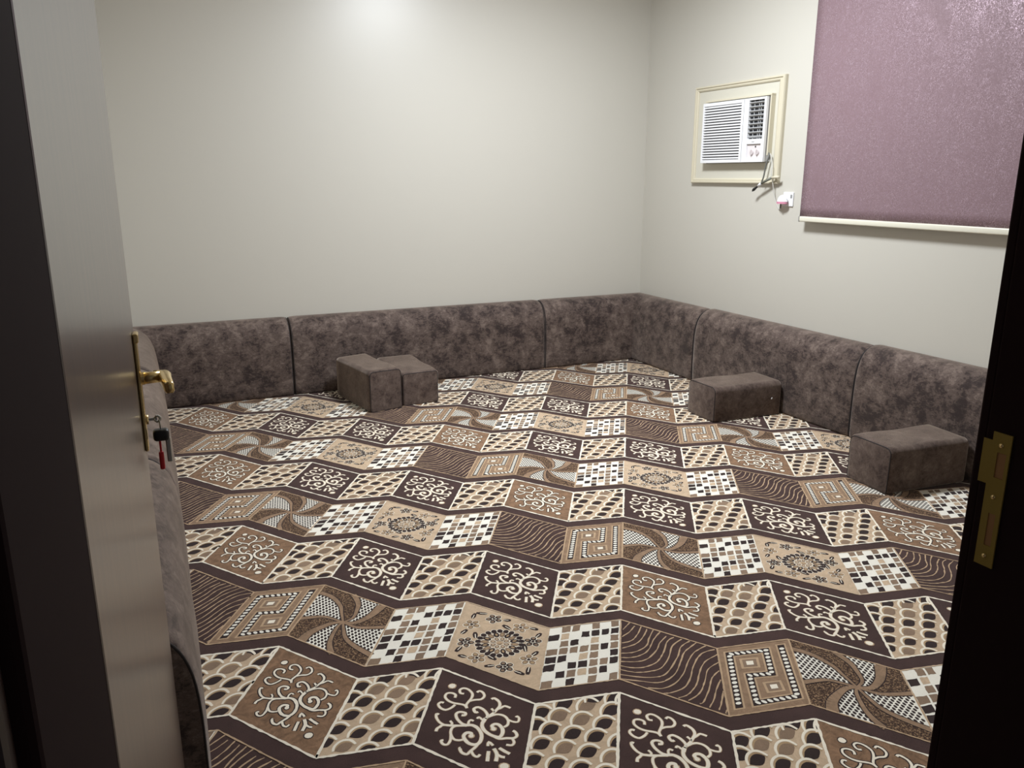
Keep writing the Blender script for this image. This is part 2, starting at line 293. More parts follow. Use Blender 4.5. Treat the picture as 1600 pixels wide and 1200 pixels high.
SCALES = [('b', [(0.507, 0.168), (0.497, 0.097), (0.528, 0.036), (0.596, 0.007), (0.678, 0.027), (0.755, 0.089)], [(0.524, 0.158), (0.544, 0.089), (0.587, 0.053), (0.644, 0.05), (0.719, 0.086), (0.709, 0.141), (0.67, 0.185), (0.596, 0.182)]),
 ('b', [(0.193, 0.251), (0.18, 0.183), (0.207, 0.124), (0.272, 0.097), (0.352, 0.116), (0.429, 0.176)], [(0.209, 0.242), (0.225, 0.176), (0.265, 0.14), (0.32, 0.138), (0.393, 0.173), (0.386, 0.226), (0.351, 0.268), (0.279, 0.265)]),
 ('b', [(0.457, 0.342), (0.446, 0.274), (0.476, 0.216), (0.542, 0.19), (0.622, 0.208), (0.697, 0.269)], [(0.473, 0.332), (0.492, 0.267), (0.534, 0.232), (0.589, 0.23), (0.662, 0.265), (0.653, 0.317), (0.615, 0.359), (0.543, 0.356)]),
 ('b', [(0.304, 0.649), (0.292, 0.587), (0.319, 0.534), (0.382, 0.511), (0.458, 0.53), (0.53, 0.585)], [(0.319, 0.641), (0.335, 0.581), (0.375, 0.55), (0.427, 0.549), (0.496, 0.582), (0.489, 0.629), (0.454, 0.667), (0.386, 0.663)]),
 ('b', [(0.825, 0.834), (0.818, 0.774), (0.849, 0.723), (0.914, 0.701), (0.991, 0.72), (1.061, 0.775)], [(0.841, 0.827), (0.862, 0.769), (0.904, 0.739), (0.958, 0.739), (1.027, 0.771), (1.015, 0.817), (0.977, 0.853), (0.908, 0.849)]),
 ('b', [(0.152, 0.955), (0.14, 0.899), (0.164, 0.851), (0.222, 0.831), (0.294, 0.849), (0.363, 0.9)], [(0.166, 0.948), (0.18, 0.894), (0.216, 0.867), (0.266, 0.866), (0.332, 0.897), (0.326, 0.94), (0.294, 0.973), (0.229, 0.969)]),
 ('b', [(0.968, 0.159), (0.961, 0.086), (0.997, 0.024), (1.07, -0.005), (1.155, 0.014), (1.231, 0.078)], [(0.986, 0.149), (1.01, 0.078), (1.058, 0.041), (1.118, 0.038), (1.193, 0.075), (1.179, 0.131), (1.136, 0.176), (1.059, 0.173)]),
 ('d', [(0.793, 0.275), (0.785, 0.206), (0.819, 0.145), (0.889, 0.118), (0.971, 0.137), (1.047, 0.199)], [(0.811, 0.266), (0.833, 0.198), (0.878, 0.162), (0.936, 0.16), (1.01, 0.196), (0.998, 0.25), (0.957, 0.293), (0.882, 0.29)]),
 ('d', [(0.72, 0.432), (0.711, 0.365), (0.743, 0.308), (0.812, 0.282), (0.892, 0.301), (0.966, 0.361)], [(0.737, 0.423), (0.758, 0.358), (0.802, 0.324), (0.858, 0.323), (0.93, 0.357), (0.919, 0.409), (0.88, 0.45), (0.807, 0.446)]),
 ('d', [(0.115, 0.401), (0.101, 0.336), (0.127, 0.28), (0.19, 0.254), (0.267, 0.273), (0.343, 0.331)], [(0.13, 0.392), (0.145, 0.329), (0.184, 0.296), (0.237, 0.294), (0.308, 0.328), (0.302, 0.378), (0.268, 0.419), (0.198, 0.415)]),
 ('d', [(0.375, 0.496), (0.363, 0.431), (0.392, 0.376), (0.456, 0.351), (0.534, 0.37), (0.608, 0.427)], [(0.39, 0.487), (0.408, 0.425), (0.448, 0.392), (0.502, 0.39), (0.573, 0.424), (0.565, 0.474), (0.529, 0.513), (0.459, 0.51)]),
 ('d', [(0.637, 0.573), (0.628, 0.509), (0.659, 0.454), (0.725, 0.43), (0.803, 0.449), (0.876, 0.507)], [(0.653, 0.565), (0.673, 0.503), (0.715, 0.471), (0.77, 0.469), (0.841, 0.503), (0.83, 0.552), (0.793, 0.591), (0.722, 0.587)]),
 ('d', [(0.899, 0.673), (0.892, 0.61), (0.925, 0.556), (0.992, 0.533), (1.07, 0.552), (1.142, 0.609)], [(0.915, 0.665), (0.938, 0.604), (0.981, 0.573), (1.037, 0.572), (1.107, 0.605), (1.095, 0.653), (1.055, 0.692), (0.984, 0.687)]),
 ('d', [(0.043, 0.561), (0.029, 0.499), (0.054, 0.445), (0.114, 0.422), (0.19, 0.44), (0.264, 0.496)], [(0.058, 0.553), (0.071, 0.493), (0.109, 0.461), (0.161, 0.46), (0.231, 0.493), (0.225, 0.541), (0.192, 0.579), (0.124, 0.575)]),
 ('d', [(0.57, 0.737), (0.561, 0.676), (0.59, 0.624), (0.654, 0.602), (0.73, 0.62), (0.801, 0.676)], [(0.586, 0.729), (0.604, 0.671), (0.645, 0.64), (0.698, 0.639), (0.767, 0.672), (0.758, 0.719), (0.721, 0.756), (0.653, 0.751)]),
 ('d', [(-0.02, 0.725), (-0.034, 0.665), (-0.01, 0.615), (0.049, 0.592), (0.122, 0.61), (0.194, 0.664)], [(-0.005, 0.717), (0.007, 0.66), (0.044, 0.63), (0.094, 0.629), (0.162, 0.661), (0.157, 0.706), (0.125, 0.743), (0.06, 0.738)]),
 ('d', [(0.24, 0.811), (0.228, 0.752), (0.254, 0.702), (0.314, 0.681), (0.388, 0.699), (0.458, 0.752)], [(0.254, 0.803), (0.27, 0.747), (0.307, 0.718), (0.358, 0.717), (0.426, 0.749), (0.419, 0.793), (0.386, 0.829), (0.319, 0.825)]),
 ('d', [(0.499, 0.897), (0.489, 0.839), (0.517, 0.79), (0.579, 0.769), (0.653, 0.787), (0.722, 0.84)], [(0.514, 0.889), (0.532, 0.834), (0.571, 0.805), (0.623, 0.805), (0.69, 0.836), (0.681, 0.88), (0.646, 0.916), (0.579, 0.911)]),
 ('d', [(0.763, 0.984), (0.755, 0.926), (0.786, 0.878), (0.849, 0.857), (0.923, 0.876), (0.992, 0.928)], [(0.779, 0.976), (0.799, 0.922), (0.839, 0.893), (0.892, 0.893), (0.958, 0.925), (0.948, 0.968), (0.911, 1.003), (0.844, 0.998)]),
 ('d', [(-0.08, 0.87), (-0.094, 0.813), (-0.071, 0.765), (-0.014, 0.744), (0.057, 0.762), (0.128, 0.814)], [(-0.066, 0.863), (-0.054, 0.808), (-0.019, 0.78), (0.03, 0.779), (0.096, 0.81), (0.092, 0.854), (0.062, 0.888), (-0.002, 0.884)]),
 ('d', [(-0.025, 0.174), (-0.04, 0.105), (-0.015, 0.045), (0.049, 0.018), (0.128, 0.037), (0.206, 0.098)], [(-0.01, 0.165), (0.004, 0.098), (0.043, 0.062), (0.098, 0.059), (0.171, 0.095), (0.165, 0.148), (0.131, 0.191), (0.061, 0.188)]),
 ('d', [(0.232, 0.099), (0.219, 0.028), (0.247, -0.034), (0.314, -0.062), (0.396, -0.043), (0.474, 0.019)], [(0.248, 0.089), (0.265, 0.02), (0.307, -0.017), (0.363, -0.02), (0.438, 0.016), (0.43, 0.071), (0.393, 0.116), (0.32, 0.113)]),
 ('d', [(0.836, 0.119), (0.827, 0.046), (0.862, -0.017), (0.934, -0.046), (1.019, -0.027), (1.095, 0.037)], [(0.853, 0.109), (0.876, 0.038), (0.923, 0.0), (0.983, -0.003), (1.058, 0.034), (1.045, 0.09), (1.003, 0.136), (0.927, 0.133)]),
 ('d', [(0.417, 1.026), (0.407, 0.971), (0.433, 0.924), (0.493, 0.904), (0.565, 0.922), (0.634, 0.973)], [(0.432, 1.019), (0.448, 0.966), (0.486, 0.939), (0.536, 0.939), (0.602, 0.969), (0.594, 1.012), (0.56, 1.045), (0.495, 1.04)]),
 ('d', [(-0.063, 0.321), (-0.078, 0.254), (-0.054, 0.197), (0.008, 0.171), (0.086, 0.19), (0.162, 0.249)], [(-0.048, 0.311), (-0.035, 0.247), (0.003, 0.213), (0.056, 0.211), (0.128, 0.245), (0.123, 0.296), (0.09, 0.338), (0.021, 0.334)]),
 ('d', [(0.596, 0.075), (0.585, 0.002), (0.618, -0.062), (0.688, -0.091), (0.772, -0.071), (0.849, -0.007)], [(0.613, 0.064), (0.633, -0.006), (0.678, -0.044), (0.737, -0.047), (0.812, -0.01), (0.801, 0.046), (0.761, 0.092), (0.686, 0.089)]),
 ('d', [(0.67, 1.12), (0.661, 1.065), (0.69, 1.019), (0.751, 1.0), (0.824, 1.018), (0.891, 1.068)], [(0.685, 1.113), (0.703, 1.061), (0.743, 1.034), (0.793, 1.034), (0.859, 1.065), (0.849, 1.106), (0.814, 1.139), (0.748, 1.134)])]
WAVES = [[(0.098, 0.005), (0.025, 0.172)],
 [(0.152, 0.04), (0.094, 0.18), (0.017, 0.304)],
 [(0.221, 0.015), (0.184, 0.17), (0.117, 0.32), (0.019, 0.411)],
 [(0.283, 0.027), (0.251, 0.161), (0.169, 0.343), (0.02, 0.5)],
 [(0.351, 0.01), (0.302, 0.185), (0.271, 0.332), (0.149, 0.498), (0.012, 0.589)],
 [(0.428, -0.003), (0.353, 0.176), (0.295, 0.383), (0.219, 0.509), (0.114, 0.605), (0.003, 0.663)],
 [(0.487, 0.051), (0.413, 0.211), (0.38, 0.34), (0.289, 0.527), (0.179, 0.638), (0.004, 0.724)],
 [(0.567, 0.028), (0.494, 0.138), (0.449, 0.336), (0.377, 0.535), (0.258, 0.68), (0.13, 0.759), (0.0, 0.792)],
 [(0.646, 0.021), (0.541, 0.194), (0.496, 0.405), (0.413, 0.614), (0.287, 0.736), (0.15, 0.818), (0.002, 0.851)],
 [(0.728, 0.012), (0.63, 0.165), (0.583, 0.36), (0.469, 0.658), (0.363, 0.779), (0.199, 0.865), (0.003, 0.925)],
 [(0.8, -0.001), (0.665, 0.226), (0.62, 0.386), (0.554, 0.613), (0.475, 0.755), (0.37, 0.861), (0.199, 0.923), (0.005, 0.99)],
 [(0.889, 0.01), (0.771, 0.171), (0.696, 0.347), (0.629, 0.588), (0.539, 0.778), (0.415, 0.92), (0.275, 0.982)],
 [(0.975, 0.028), (0.836, 0.168), (0.74, 0.399), (0.691, 0.627), (0.619, 0.804), (0.488, 0.943), (0.423, 0.985)],
 [(0.996, 0.101), (0.855, 0.294), (0.788, 0.49), (0.74, 0.698), (0.651, 0.882), (0.558, 0.979)],
 [(0.99, 0.232), (0.875, 0.401), (0.825, 0.612), (0.76, 0.81), (0.646, 0.971)],
 [(0.983, 0.366), (0.902, 0.515), (0.852, 0.72), (0.787, 0.914), (0.75, 0.96)],
 [(0.981, 0.501), (0.923, 0.682), (0.886, 0.834), (0.835, 0.966)],
 [(0.989, 0.66), (0.953, 0.837), (0.918, 0.958)],
 [(0.997, 0.902), (0.974, 0.971)]]
KEY_BAND = [(0.14, 0.877), (0.148, 0.12), (0.65, 0.134), (0.644, 0.504), (0.351, 0.485), (0.364, 0.88), (0.878, 0.868), (0.867, 0.112)]
KEY_SQ = [[(0.28, 0.219), (0.508, 0.235), (0.507, 0.379), (0.287, 0.363)], [(0.506, 0.617), (0.721, 0.624), (0.741, 0.765), (0.529, 0.761)]]
ARMS = [[(0.501, 0.503), (0.416, 0.364), (0.349, 0.258), (0.186, 0.164), (0.011, 0.163)],
 [(0.501, 0.503), (0.406, 0.507), (0.255, 0.525), (0.137, 0.593), (0.005, 0.688)],
 [(0.501, 0.503), (0.393, 0.574), (0.288, 0.718), (0.209, 0.861), (0.182, 1.005)],
 [(0.501, 0.503), (0.471, 0.607), (0.481, 0.805), (0.522, 0.924), (0.592, 1.011)],
 [(0.501, 0.503), (0.555, 0.607), (0.638, 0.723), (0.786, 0.785), (1.021, 0.824)],
 [(0.501, 0.503), (0.601, 0.51), (0.731, 0.486), (1.005, 0.331)],
 [(0.501, 0.503), (0.63, 0.45), (0.741, 0.287), (0.795, 0.137), (0.828, -0.013)],
 [(0.501, 0.503), (0.579, 0.372), (0.566, 0.224), (0.536, 0.114), (0.418, -0.012)]]
FLOWERS = [(0.375, 0.151), (0.691, 0.149), (0.855, 0.317), (0.85, 0.616), (0.627, 0.845), (0.32, 0.86), (0.147, 0.687), (0.148, 0.37)]
LEAVES = [((0.153, 0.148), (0.28, 0.101)), ((0.145, 0.16), (0.133, 0.265)), ((0.118, 0.479), (0.071, 0.579)), ((0.213, 0.476), (0.239, 0.569)), ((0.565, 0.08), (0.481, 0.114)), ((0.488, 0.205), (0.583, 0.234)), ((0.884, 0.089), (0.786, 0.101)), ((0.923, 0.13), (0.879, 0.225)), ((0.765, 0.399), (0.801, 0.507)), ((0.928, 0.441), (0.878, 0.535)), ((0.866, 0.838), (0.87, 0.723)), ((0.838, 0.853), (0.732, 0.853)), ((0.42, 0.941), (0.518, 0.876)), ((0.519, 0.79), (0.429, 0.769)), ((0.118, 0.918), (0.209, 0.905)), ((0.082, 0.881), (0.119, 0.776))]
MEDAL = (0.51, 0.517)
# ------------------------------------------------------------------ carpet
cm = {}
def carpet_mat(name, rgb, dark=.86, kind=None):
    m = mat('carpet_'+name, rgb, rough=.95, spec=.1, sheen=.12)
    t, b = nodes(m)
    n1 = noise(t, 420, 3, .7); n2 = noise(t, 9, 4, .6)
    mx = add(t, 'ShaderNodeMath', operation='ADD'); t.links.new(n1.outputs[0], mx.inputs[0]); t.links.new(n2.outputs[0], mx.inputs[1])
    hf = add(t, 'ShaderNodeMath', operation='MULTIPLY'); hf.inputs[1].default_value = .5; t.links.new(mx.outputs[0], hf.inputs[0])
    c = lin(rgb); d = tuple(x*dark*dark for x in c[:3])+(1,); e = tuple(min(1, x/dark) for x in c[:3])+(1,)
    if kind == 'speckle':
        n3 = noise(t, 170, 3, .8)
        rp = ramp(t, n3.outputs[0], [(.42, lin((52, 36, 30))), (.52, lin((84, 62, 48))), (.60, lin((160, 130, 100)))])
    elif kind == 'mottle':
        n3 = noise(t, 28, 6, .75, 1.0)
        rp = ramp(t, n3.outputs[0], [(.35, d), (.62, e)])
    else: rp = ramp(t, hf.outputs[0], [(.38, d), (.62, e)])
    t.links.new(rp.outputs[0], b.inputs['Base Color']); bump(t, b, n1.outputs[0], .5, .003)
    cm[name] = (len(cm), m)
carpet_mat('dark', (72, 53, 50)); carpet_mat('deep', (54, 41, 40)); carpet_mat('brown', (136, 106, 82), .80, 'mottle')
carpet_mat('tan', (200, 175, 147), .92, 'mottle'); carpet_mat('cream', (246, 236, 217), .96)
carpet_mat('white', (242, 237, 224), .96); carpet_mat('taupe', (142, 119, 99), .88); carpet_mat('line', (192, 163, 132), .92)
carpet_mat('speckle', (80, 60, 50), .8, 'speckle'); carpet_mat('armtan', (150, 123, 99), .88, 'mottle'); carpet_mat('ring', (178, 150, 116), .9)
CV, CF, CI = [], [], []
Z0 = .010; DZL = .0003
CX0, CX1, CY0, CY1 = XL+.001, XR-.001, YD1+.02, YB-.001
def clip(poly, inside, inter):
    out = []
    for i in range(len(poly)):
        a, b_ = poly[i-1], poly[i]; ia, ib = inside(a), inside(b_)
        if ia != ib: out.append(inter(a, b_))
        if ib: out.append(b_)
    return out
def clip_rect(poly, x0, x1, y0, y1):
    for ax, lim, sg in ((0, x0, 1), (0, x1, -1), (1, y0, 1), (1, y1, -1)):
        if all((p[ax]-lim)*sg >= 0 for p in poly): continue
        def it(a, b_):
            t_ = (lim-a[ax])/(b_[ax]-a[ax]); return (a[0]+(b_[0]-a[0])*t_, a[1]+(b_[1]-a[1])*t_)
        poly = clip(poly, lambda p: (p[ax]-lim)*sg >= 0, it)
        if len(poly) < 3: return []
    return poly
def emit(poly, color, layer):
    poly = clip_rect(poly, CX0, CX1, CY0, CY1)
    if len(poly) < 3: return
    ar = sum(poly[i-1][0]*poly[i][1]-poly[i][0]*poly[i-1][1] for i in range(len(poly)))
    if ar < 0: poly = poly[::-1]
    n = len(CV); z = Z0+layer*DZL+(len(CF) % 41)*3.5e-6
    CV.extend((p[0], p[1], z) for p in poly); CF.append(tuple(range(n, n+len(poly)))); CI.append(cm[color][0])
def cr(pts, n=4, closed=False):
    if len(pts) == 2: 
        a, b_ = pts; return [(a[0]+(b_[0]-a[0])*i/n, a[1]+(b_[1]-a[1])*i/n) for i in range(n+1)]
    out = []
    for i in range(len(pts)-1):
        p0 = pts[max(i-1, 0)]; p1 = pts[i]; p2 = pts[i+1]; p3 = pts[min(i+2, len(pts)-1)]
        for j in range(n):
            s = j/n
            out.append(tuple(.5*(2*p1[q]+(p2[q]-p0[q])*s+(2*p0[q]-5*p1[q]+4*p2[q]-p3[q])*s*s+(3*p1[q]-p0[q]-3*p2[q]+p3[q])*s**3) for q in (0, 1)))
    out.append(pts[-1]); return out
def ribbon(pts, wd, color, layer, jit=0, taper=False, clipf=None):
    n = len(pts); L = []; Rr = []
    for i, p in enumerate(pts):
        a = pts[max(i-1, 0)]; b_ = pts[min(i+1, n-1)]
        dx, dy = b_[0]-a[0], b_[1]-a[1]; l = math.hypot(dx, dy) or 1
        h = wd/2*(1+(R.uniform(-1, 1)*jit))
        if taper: h *= (.35+.65*math.sin(math.pi*min(1, max(0, (i+.6)/(n+.2)))))
        o = R.uniform(-1, 1)*jit*wd*.25
        L.append((p[0]-dy/l*(h+o), p[1]+dx/l*(h+o))); Rr.append((p[0]+dy/l*(h-o), p[1]-dx/l*(h-o)))
    for i in range(n-1):
        q = [L[i], L[i+1], Rr[i+1], Rr[i]]
        if clipf: q = clipf(q)
        if len(q) >= 3: emit(q, color, layer)
def disc(c, r, color, layer, n=10, sx=1, rot=0, jit=.06):
    ca, sa = math.cos(rot), math.sin(rot)
    P_ = []
    for i in range(n):
        a = 2*math.pi*i/n; rr = r*(1+R.uniform(-jit, jit)); x = rr*sx*math.cos(a); y = rr*math.sin(a)
        P_.append((c[0]+x*ca-y*sa, c[1]+x*sa+y*ca))
    emit(P_, color, layer)
# woven lattice: columns of width wA / wB, chevron rows, laid askew to the room
LANG = -0.14153168; LW = 0.18464025; LU0 = 0.01531365; LV0 = 1.11313652; LP = 0.5457948
LHA = 0.22952024; LB1 = 0.04377498; LHB = 0.22920846; LS = 0.07217374; LDU = 0.02400763; LSH = -0.07956405
def lat(u, v):
    """lattice coordinates -> floor (m); the fitted carpet is stretched very slightly"""
    v = v+LSH*u; q = v-2.0
    un = u-.0005+.00097*u+.00042*q+.00246*u*u+.00585*u*q+.00073*q*q
    vn = v+.00216-.00004*u+.0004*q-.00028*u*u-.00652*u*q-.00627*q*q
    X = (un*math.cos(LANG)-vn*math.sin(LANG))*H; Y = (un*math.sin(LANG)+vn*math.cos(LANG))*H
    return (X*ch+Y*sh, -X*sh+Y*ch)
def tile_map(k, n, row):
    odd = k % 2 != 0
    ul = LU0+LW*k+(LDU if odd else 0); ur = LU0+LW*(k+1)+(0 if odd else LDU)
    top = LV0+n*LP+(LHA if row == 'A' else LHA+LB1+LHB); h = LHA if row == 'A' else LHB
    tl, tr = (0, LS) if odd else (LS, 0)
    return lambda a, c: lat(ul+(ur-ul)*a, top+tl+(tr-tl)*a-c*h)
def unit_clip(f):
    """polygons given in tile units are cut to the tile before mapping"""
    def g(poly, color, layer):
        poly = clip_rect(poly, 0, 1, 0, 1)
        if len(poly) >= 3: emit([f(*p) for p in poly], color, layer)
    return g
def outline(f, color, wd, layer):
    c4 = [(0, 0), (1, 0), (1, 1), (0, 1)]
    for i in range(4):
        a, b_ = c4[i], c4[(i+1) % 4]
        m_ = 26; pts = [f(a[0]+(b_[0]-a[0])*j/m_, a[1]+(b_[1]-a[1])*j/m_) for j in range(m_+1)]
        ribbon(pts, wd, color, layer, .38)
def bgtile(f, color, layer=1):
    for i in range(4):
        for j in range(4):
            emit([f(i/4, j/4), f((i+1)/4, j/4), f((i+1)/4, (j+1)/4), f(i/4, (j+1)/4)], color, layer)
PXM = .00043
def t_orn(f, brown):
    if brown: bgtile(f, 'brown')
    sc = 1.0
    for wd, pts in ORN:
        q = cr([f(*p) for p in pts], 3)
        ww = wd*2.25*PXM
        if brown: ribbon(q, ww+.0065, 'deep', 2)
        else: ribbon(q, ww+.0030, 'line', 2)
        ribbon(q, ww*(.92 if brown else 1.0), 'cream', 3, .12)
    for p, r in zip(ORN_DOT, (.0105, .012, .007, .007)):
        disc(f(*p), r+.0032, 'deep' if brown else 'line', 2); disc(f(*p), r, 'cream', 3)
def t_scales(f):
    bgtile(f, 'tan'); g = unit_clip(f)
    def cl(q): return q
    for c, arc, fill in SCALES:
        a = cr(arc, 3)
        def rib(pts, wd, color, layer):
            # ribbon in tile units, wd in units
            n = len(pts); L = []; Q = []
            for i, p in enumerate(pts):
                s0 = pts[max(i-1, 0)]; s1 = pts[min(i+1, n-1)]
                dx, dy = (s1[0]-s0[0])*.7, (s1[1]-s0[1]); l = math.hypot(dx, dy) or 1
                h = wd/2*(.55+.45*math.sin(math.pi*(i+.5)/n))
                L.append((p[0]-dy/l*h/.7, p[1]+dx/l*h)); Q.append((p[0]+dy/l*h/.7, p[1]-dx/l*h))
            for i in range(n-1): g([L[i], L[i+1], Q[i+1], Q[i]], color, layer)
        inner = [(p[0]+(fill[5][0]-p[0])*.16, p[1]+(fill[6][1]-p[1])*.16) for p in a]
        rib(inner, .024, 'ring', 2)
        rib(a, .027, 'cream', 3)
        ff = cr(fill+[fill[0]], 2)[:-1]
        g(ff, 'deep' if c == 'd' else 'taupe', 2.5)
CHK = ['WBBWBWB', 'DTWDDDD', 'WBDWTWB', 'BBBBBDB', 'DDWTBWD', 'DWDDBBD', 'WDBTBDW', 'BWDWBWB']
def t_check(f):
    bgtile(f, 'white')
    xs_ = [0, .17, .31, .445, .585, .72, .85, .985]
    for r_, row in enumerate(CHK):
        for c_, ch_ in enumerate(row):
            if ch_ == 'W': continue
            x0, x1 = xs_[c_]+.017, xs_[c_+1]-.012; y0, y1 = r_/8+.013, (r_+1)/8-.012
            j = lambda: R.uniform(-.006, .006)
            P_ = [(x0+j(), y0+j()), ((x0*2+x1)/3, y0+j()), ((x0+x1*2)/3, y0+j()), (x1+j(), y0+j()), (x1+j(), (y0+y1)/2), (x1+j(), y1+j()), ((x0*2+x1)/3, y1+j()), ((x0+x1*2)/3, y1+j()), (x0+j(), y1+j()), (x0+j(), (y0+y1)/2)]
            P_[6], P_[7] = P_[7], P_[6]
            emit([f(*p) for p in P_], {'D': 'deep', 'B': 'taupe', 'T': 'tan'}[ch_], 2)
def t_waves(f):
    for pts in WAVES: ribbon(cr([f(*p) for p in pts], 5), .0042, 'line', 2, .45)
def along(pts, step):
    out = []; acc = step/2
    for a, b_ in zip(pts, pts[1:]):
        l = math.hypot(b_[0]-a[0], b_[1]-a[1])
        while acc <= l:
            s = acc/l; out.append((a[0]+(b_[0]-a[0])*s, a[1]+(b_[1]-a[1])*s, math.atan2(b_[1]-a[1], b_[0]-a[0]))); acc += step
        acc -= l
    return out
def t_key(f):
    bgtile(f, 'armtan')
    pts = []
    for i in range(len(KEY_BAND)-1):
        a, b_ = KEY_BAND[i], KEY_BAND[i+1]; pts += [(a[0]+(b_[0]-a[0])*j/6, a[1]+(b_[1]-a[1])*j/6) for j in range(6)]
    pts.append(KEY_BAND[-1])
    corners = [KEY_BAND[i] for i in range(len(KEY_BAND))]
    def band(hw, color, layer):
        for i in range(len(corners)-1):
            a, b_ = corners[i], corners[i+1]
            hx, hy = hw, hw*.72
            vert = abs(a[0]-b_[0]) < abs(a[1]-b_[1])
            if vert:
                s = 1 if b_[1] > a[1] else -1
                emit([f(a[0]-hx, a[1]-s*hy), f(a[0]+hx, a[1]-s*hy), f(b_[0]+hx, b_[1]+s*hy), f(b_[0]-hx, b_[1]+s*hy)], color, layer)
            else:
                s = 1 if b_[0] > a[0] else -1
                emit([f(a[0]-s*hx, a[1]-hy), f(a[0]-s*hx, a[1]+hy), f(b_[0]+s*hx, b_[1]+hy), f(b_[0]+s*hx, b_[1]-hy)], color, layer)
    band(.072, 'line', 2); band(.047, 'deep', 3)
    W_ = [f(*p) for p in corners]
    for x, y, an in along(W_, .0200): disc((x, y), .0095, 'white', 4, 8, .66, an+.6)
    for sq in KEY_SQ:
        cx = sum(p[0] for p in sq)/4; cy = sum(p[1] for p in sq)/4
        for s, c, l in ((1.12, 'line', 2), (.82, 'taupe', 3), (.42, 'cream', 4)):
            emit([f(cx+(p[0]-cx)*s, cy+(p[1]-cy)*s) for p in sq], c, l)
def inpoly(p, poly):
    c = False; j = len(poly)-1
    for i in range(len(poly)):
        if (poly[i][1] > p[1]) != (poly[j][1] > p[1]) and p[0] < (poly[j][0]-poly[i][0])*(p[1]-poly[i][1])/(poly[j][1]-poly[i][1])+poly[i][0]: c = not c
        j = i
    return c
def clampu(p): return (min(1, max(0, p[0])), min(1, max(0, p[1])))
ARM_S = [[clampu(p) for p in cr(a, 4)] for a in ARMS]
def t_swirl(f):
    bgtile(f, 'speckle'); g = unit_clip(f)
    for i0, i1 in ((0, 1), (2, 3), (4, 5), (6, 7)):
        A_ = ARM_S[i0]; B_ = ARM_S[i1]; m_ = 17; st = .047
        A_ = [A_[round(i*(len(A_)-1)/(m_-1))] for i in range(m_)]; B_ = [B_[round(i*(len(B_)-1)/(m_-1))] for i in range(m_)]
        Q_ = [([A_[i], A_[i+1], B_[i+1], B_[i]]) for i in range(m_-1)]
        if i0 in (2, 6):
            e_ = 1 if i0 == 2 else 0; Q_.append([A_[-1], (A_[-1][0], e_), (B_[-1][0], e_), B_[-1]])
        else:
            e_ = 0 if i0 == 0 else 1; Q_.append([A_[-1], (e_, A_[-1][1]), (e_, B_[-1][1]), B_[-1]])
        for q in Q_: g(q, 'white', 1.5)
        for jj in range(44):
            for ii in range(26):
                p = ((ii+.5*(jj % 2))*st, jj*st*.88+.008)
                if p[0] < .015 or p[0] > .985 or p[1] > .985: continue
                if any(inpoly(p, q) or inpoly(p, q[::-1]) for q in Q_):
                    dx, dy = st*.34, st*.43
                    P_ = [(p[0]-dx, p[1]), (p[0]-dx*.6, p[1]-dy*.8), (p[0]+dx*.2, p[1]-dy), (p[0]+dx, p[1]-dy*.3), (p[0]+dx, p[1]+dy*.2), (p[0]+dx*.5, p[1]+dy*.9), (p[0]-dx*.5, p[1]+dy)]
                    g(P_, 'deep', 2)
    wds = [.022, .020, .038, .022, .022, .020, .038, .022]
    for A_, wd in zip(ARM_S, wds):
        q = [f(*p) for p in A_]; n = len(q)
        for i in range(n-1):
            k0 = .3+.7*i/n; k1 = .3+.7*(i+1)/n
            ribbon([q[i], q[i+1]], wd*(k0+k1)/2, 'armtan', 3)
            ribbon([q[i], q[i+1]], wd*(k0+k1)/2+.007, 'deep', 2.6)
def t_floral(f):
    bgtile(f, 'tan')
    for a, b_ in LEAVES:
        p, q = f(*a), f(*b_)
        ribbon(cr([p, q], 5), .017, 'deep', 2, .1, True); ribbon(cr([((p[0]*2+q[0])/3, (p[1]*2+q[1])/3), q], 3), .003, 'cream', 3)
    for i, c in enumerate(FLOWERS):
        p = f(*c); dk = i % 2 == 0; a0 = R.uniform(0, 6.28)
        for s in range(5):
            a = a0+s*2*math.pi/5; pc = (p[0]+.0180*math.cos(a), p[1]+.0180*math.sin(a))
            disc(pc, .0122, 'cream', 2, 9, 1.1, a); disc(pc, .0098, 'deep' if dk else 'taupe', 3, 8, 1.2, a)
            disc((pc[0]+.002*math.cos(a), pc[1]+.002*math.sin(a)), .0058, 'taupe' if dk else 'ring', 4, 7, 1.1, a)
        disc(p, .0070, 'cream', 3.5); disc(p, .0056, 'deep', 5)
    c = f(*MEDAL)
    for s in range(22):
        a = 2*math.pi*s/22; disc((c[0]+.072*math.cos(a), c[1]+.072*math.sin(a)), .0118, 'cream', 2, 8, 1.15, a)
        disc((c[0]+.072*math.cos(a), c[1]+.072*math.sin(a)), .0100, 'deep', 3, 8, 1.15, a)
    for s in range(16):
        a = 2*math.pi*(s+.5)/16; q = (c[0]+.050*math.cos(a), c[1]+.050*math.sin(a))
        disc(q, .0118, 'cream', 2, 8, 1.6, a); disc(q, .0098, 'deep' if s % 2 else 'taupe', 3, 8, 1.6, a); disc(q, .0042, 'ring', 4, 7, 1.9, a)
    for s in range(8):
        a = 2*math.pi*s/8; q = (c[0]+.024*math.cos(a), c[1]+.024*math.sin(a))
        disc(q, .0095, 'cream', 4, 8, 1.3, a); disc(q, .0078, 'taupe', 5, 8, 1.3, a); disc(q, .004, 'tan', 6, 7, 1.3, a)
    disc(c, .008, 'line', 7)
